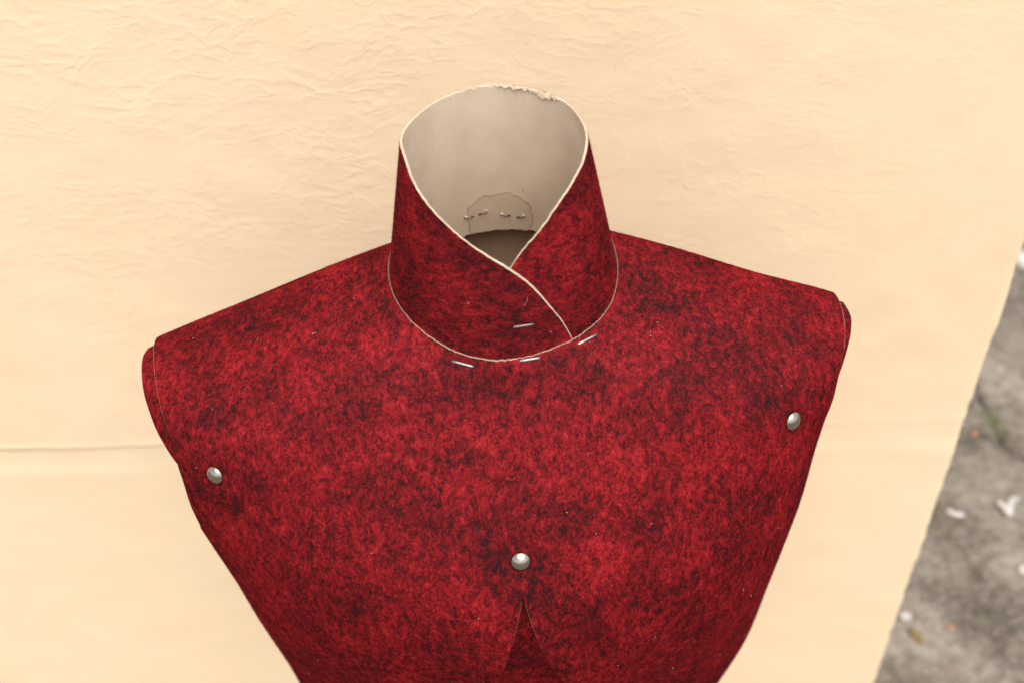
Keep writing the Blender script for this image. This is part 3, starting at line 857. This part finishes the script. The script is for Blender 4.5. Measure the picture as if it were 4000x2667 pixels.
# --- felt nap: short loose fibres standing off the felt ---------------------------------------------
def nap(name, sheets, mat, length, width, along, parent):
    Vs, UVs = [], []
    for (q, fa, nn_, uv_), cnt in sheets:
        p0, p1, p2 = q[fa[:, 0]], q[fa[:, 1]], q[fa[:, 3]]
        ar = np.linalg.norm(np.cross(p1 - p0, p2 - p0), axis=1); ar /= ar.sum()
        fi = rng.choice(len(fa), cnt, p=ar); a_ = rng.random((cnt, 1)); b_ = rng.random((cnt, 1))
        root = p0[fi] + (p1[fi] - p0[fi]) * a_ + (p2[fi] - p0[fi]) * b_
        ruv = uv_[fa[fi, 0]]
        n_ = nn_[fa[fi, 0]]
        d = rng.normal(size=(cnt, 3)) * np.array(along); d -= n_ * (d * n_).sum(1, keepdims=True); d /= np.linalg.norm(d, axis=1, keepdims=True) + 1e-9
        d = d + n_ * np.abs(rng.normal(.22, .30, (cnt, 1))); d /= np.linalg.norm(d, axis=1, keepdims=True)
        s_ = np.cross(d, rng.normal(size=(cnt, 3))); s_ /= np.linalg.norm(s_, axis=1, keepdims=True) + 1e-9
        L = length * rng.lognormal(0, .5, (cnt, 1)); w = width
        root = root - n_ * .0001
        Vs.append(np.stack([root - s_ * w, root + s_ * w, root + d * L], 1).reshape(-1, 3)); UVs.append(np.repeat(ruv, 3, 0))
    V = np.concatenate(Vs) + [0, 0, Z0]; uv = np.concatenate(UVs); nf = len(V) // 3
    me = bpy.data.meshes.new(name)
    me.vertices.add(len(V)); me.vertices.foreach_set('co', V.astype(np.float32).ravel())
    me.loops.add(len(V)); me.loops.foreach_set('vertex_index', np.arange(len(V), dtype=np.int32))
    me.polygons.add(nf); me.polygons.foreach_set('loop_start', np.arange(0, len(V), 3, dtype=np.int32)); me.polygons.foreach_set('loop_total', np.full(nf, 3, dtype=np.int32))
    lay = me.uv_layers.new(name='sheet'); lay.data.foreach_set('uv', uv.astype(np.float32).ravel())
    me.materials.append(mat); me.update(calc_edges=True); me.validate()
    o = bpy.data.objects.new(name, me); COL.objects.link(o); o.parent = parent; tag(o, kind='stuff')
nap('felt_nap', [(FRONT, 300000), (UNDER, 40000)], M_NAP, .0011, .00005, (1, 1, 1.2), front)
nap('felt_nap', [(COLLAR, 90000)], M_NAP, .0013, .00005, (1.3, 1.3, .5), collar)
# stray pale lint
def lint(sheet, cnt, seed):
    r = np.random.default_rng(seed); q, fa, nn_, uv_ = sheet; fi = r.choice(len(fa), cnt); V = []; F = []
    for i in fi:
        p = q[fa[i, 0]] + nn_[fa[i, 0]] * .0006; d = r.normal(size=3); n_ = nn_[fa[i, 0]]; d -= n_ * d.dot(n_); d /= np.linalg.norm(d); e = np.cross(n_, d)
        L = r.choice([.0005, .0007, .001, .004], p=[.4, .3, .2, .1]); c = r.normal(0, .4)
        path = [p + d * L * t + e * L * c * t * t + n_ * .0003 * math.sin(t * 3) for t in (0, .33, .66, 1)]
        v, f = tube(path, .00014 if L < .002 else .00005, 4); b0 = len(V); V += [np.array(x) + [0, 0, Z0] for x in v]; F += [tuple(b0 + k for k in g) for g in f]
    return V, F
for sh_, c_, s_, on_ in ((FRONT, 40, 17, front), (COLLAR, 12, 4, collar)):
    v, f = lint(sh_, c_, s_); tag(mesh_obj('lint', v, f, [M_LINT], on_), kind='stuff')

# ------------------------------------------------------------------ litter on the concrete
def gz(x, y): return .006 * fbm(x * 5, y * 5) - .004
def scrap(name, x, y, outline, ang, curl, mat, label, cat, thick=.0012, up=0.004):
    """crumpled flat piece: outline fan with its own thickness"""
    c, s = math.cos(ang), math.sin(ang); n = len(outline); top = []; cxm = sum(p[0] for p in outline) / n; cym = sum(p[1] for p in outline) / n
    pts = [(cxm, cym)] + [((p[0] + cxm) / 2, (p[1] + cym) / 2) for p in outline] + list(outline)
    for (a_, b_) in pts:
        h = up + curl * (abs(a_ - cxm) + abs(b_ - cym)) + .004 * mnoise.noise(Vector((a_ * 70, b_ * 70, x * 9)))
        top.append((a_ * c - b_ * s, a_ * s + b_ * c, max(h, .001)))
    bot = [(p[0], p[1], p[2] - thick) for p in top]; m = len(top); F = []
    for j in range(n):
        k = (j + 1) % n
        F += [(0, 1 + j, 1 + k), (1 + j, 1 + n + j, 1 + n + k, 1 + k)]
        F += [(m, m + 1 + k, m + 1 + j), (m + 1 + j, m + 1 + k, m + 1 + n + k, m + 1 + n + j)]
        F.append((1 + n + j, m + 1 + n + j, m + 1 + n + k, 1 + n + k))
    o = mesh_obj(name, top + bot, F, [mat]); o.location = (x, y, gz(x, y) + .001)
    tag(o, label, cat)
    return o
scrap('paper_scrap', .846, .716, [(-.016, -.006), (.004, -.0075), (.017, -.005), (.016, .007), (0, .006), (-.015, .006)], -.5, .10, M_PAPER, 'small oblong white paper scrap lying beside the torn forked scrap', 'scrap')
scrap('paper_scrap', .948, .722, [(-.004, -.026), (.007, -.022), (.011, -.006), (.019, .012), (.030, .018), (.027, .028), (.015, .026), (.007, .012), (.001, -.004), (-.005, .008), (-.012, .014), (-.017, .009), (-.010, -.008)], -.15, .10, M_PAPER, 'large white torn paper scrap shaped like a fork', 'scrap', up=.006)
scrap('paper_scrap', .668, .492, [(-.010, -.007), (.006, -.009), (.012, .002), (.004, .010), (-.009, .008)], .4, .2, M_PAPER, 'tiny crumpled white scrap half hidden by the wall corner', 'scrap')
scrap('paper_scrap', .915, .572, [(-.012, -.006), (.008, -.009), (.014, .003), (.002, .009), (-.010, .007)], 1.2, .2, M_PAPER, 'small pinkish white scrap on pale concrete with nothing beside it', 'scrap')
scrap('dry_leaf', .674, .452, [(-.018, -.001), (-.006, -.007), (.010, -.005), (.020, .001), (.008, .006), (-.008, .006)], 2.0, .12, M_LEAF, 'small yellow brown dry leaf near the foot of the wall corner', 'leaf')
def stone(name, x, y, r, mat, label, seed, flat=.6):
    V = []; F = []; m, k = 10, 6
    for i in range(k + 1):
        ph = pi * i / k
        for j in range(m):
            t = 2 * pi * j / m; d = Vector((math.sin(ph) * math.cos(t), math.sin(ph) * math.sin(t), math.cos(ph)))
            rr = r * (1 + .35 * mnoise.noise(d * 1.6 + Vector((seed, 0, 0)))); V.append((d.x * rr, d.y * rr, d.z * rr * flat))
    for i in range(k):
        for j in range(m): F.append((i * m + j, (i + 1) * m + j, (i + 1) * m + (j + 1) % m, i * m + (j + 1) % m))
    o = mesh_obj(name, V, F, [mat]); o.location = (x, y, gz(x, y) + r * flat * .6); tag(o, label, 'stone' if mat is M_STONE or mat is M_PAPER else 'chip'); return o
stone('brick_chip', .972, .928, .007, M_ORANGE, 'small orange brick chip beside the crack in the concrete', 1.)
stone('brick_chip', .740, .469, .006, M_ORANGE, 'small orange brick chip on the bare dark concrete away from the crack', 5.)
stone('white_stone', 1.345, 1.520, .035, M_PAPER, 'pale rounded stone lying far along the wall', 9.)
# weed in the crack
V = []; F = []
r = random.Random(5)
for i in range(46):
    a_ = r.uniform(0, 2 * pi); L = r.uniform(.010, .022); lean = r.uniform(.3, 1.1); bx, by = r.gauss(0, .006), r.gauss(0, .009); w = r.uniform(.0012, .0024)
    dx, dy = math.cos(a_), math.sin(a_); b0 = len(V)
    for t in (0, .4, .75, 1):
        px, py, pz = bx + dx * L * lean * t * t, by + dy * L * lean * t * t, L * t * (1 - .35 * lean * t); ww = w * (1 - t * .85)
        V += [(px - dy * ww, py + dx * ww, pz), (px + dy * ww, py - dx * ww, pz + .0003)]
    for k in range(3): F.append((b0 + 2 * k, b0 + 2 * k + 1, b0 + 2 * k + 3, b0 + 2 * k + 2))
weed = mesh_obj('weed', V, F, [M_WEED]); weed.location = (1.030, .963, gz(1.03, .963) - .010)
tag(weed, 'small green weed tuft growing out of the crack', 'weed')
# loose grit
V = []; F = []
r = random.Random(9)
for i in range(900):
    x, y = r.uniform(.56, 1.5), r.uniform(.28, 1.7)
    if r.random() > .35 + .65 * (y < .75): continue
    s = r.uniform(.0012, .0045) * (1.6 if r.random() < .08 else 1); z = gz(x, y) + s * .3; b0 = len(V)
    for dx, dy, dz in ((1, 0, 0), (-1, 0, 0), (0, 1, 0), (0, -1, 0), (0, 0, .8), (0, 0, -.8)):
        V.append((x + s * dx * r.uniform(.6, 1.2) + s * .2 * r.gauss(0, 1), y + s * dy * r.uniform(.6, 1.2), z + s * dz * r.uniform(.6, 1)))
    for t in ((0, 2, 4), (2, 1, 4), (1, 3, 4), (3, 0, 4), (2, 0, 5), (1, 2, 5), (3, 1, 5), (0, 3, 5)): F.append(tuple(b0 + k for k in t))
tag(mesh_obj('grit', V, F, [M_STONE], smooth=False), 'fine loose grit scattered over the concrete', 'grit', kind='stuff')
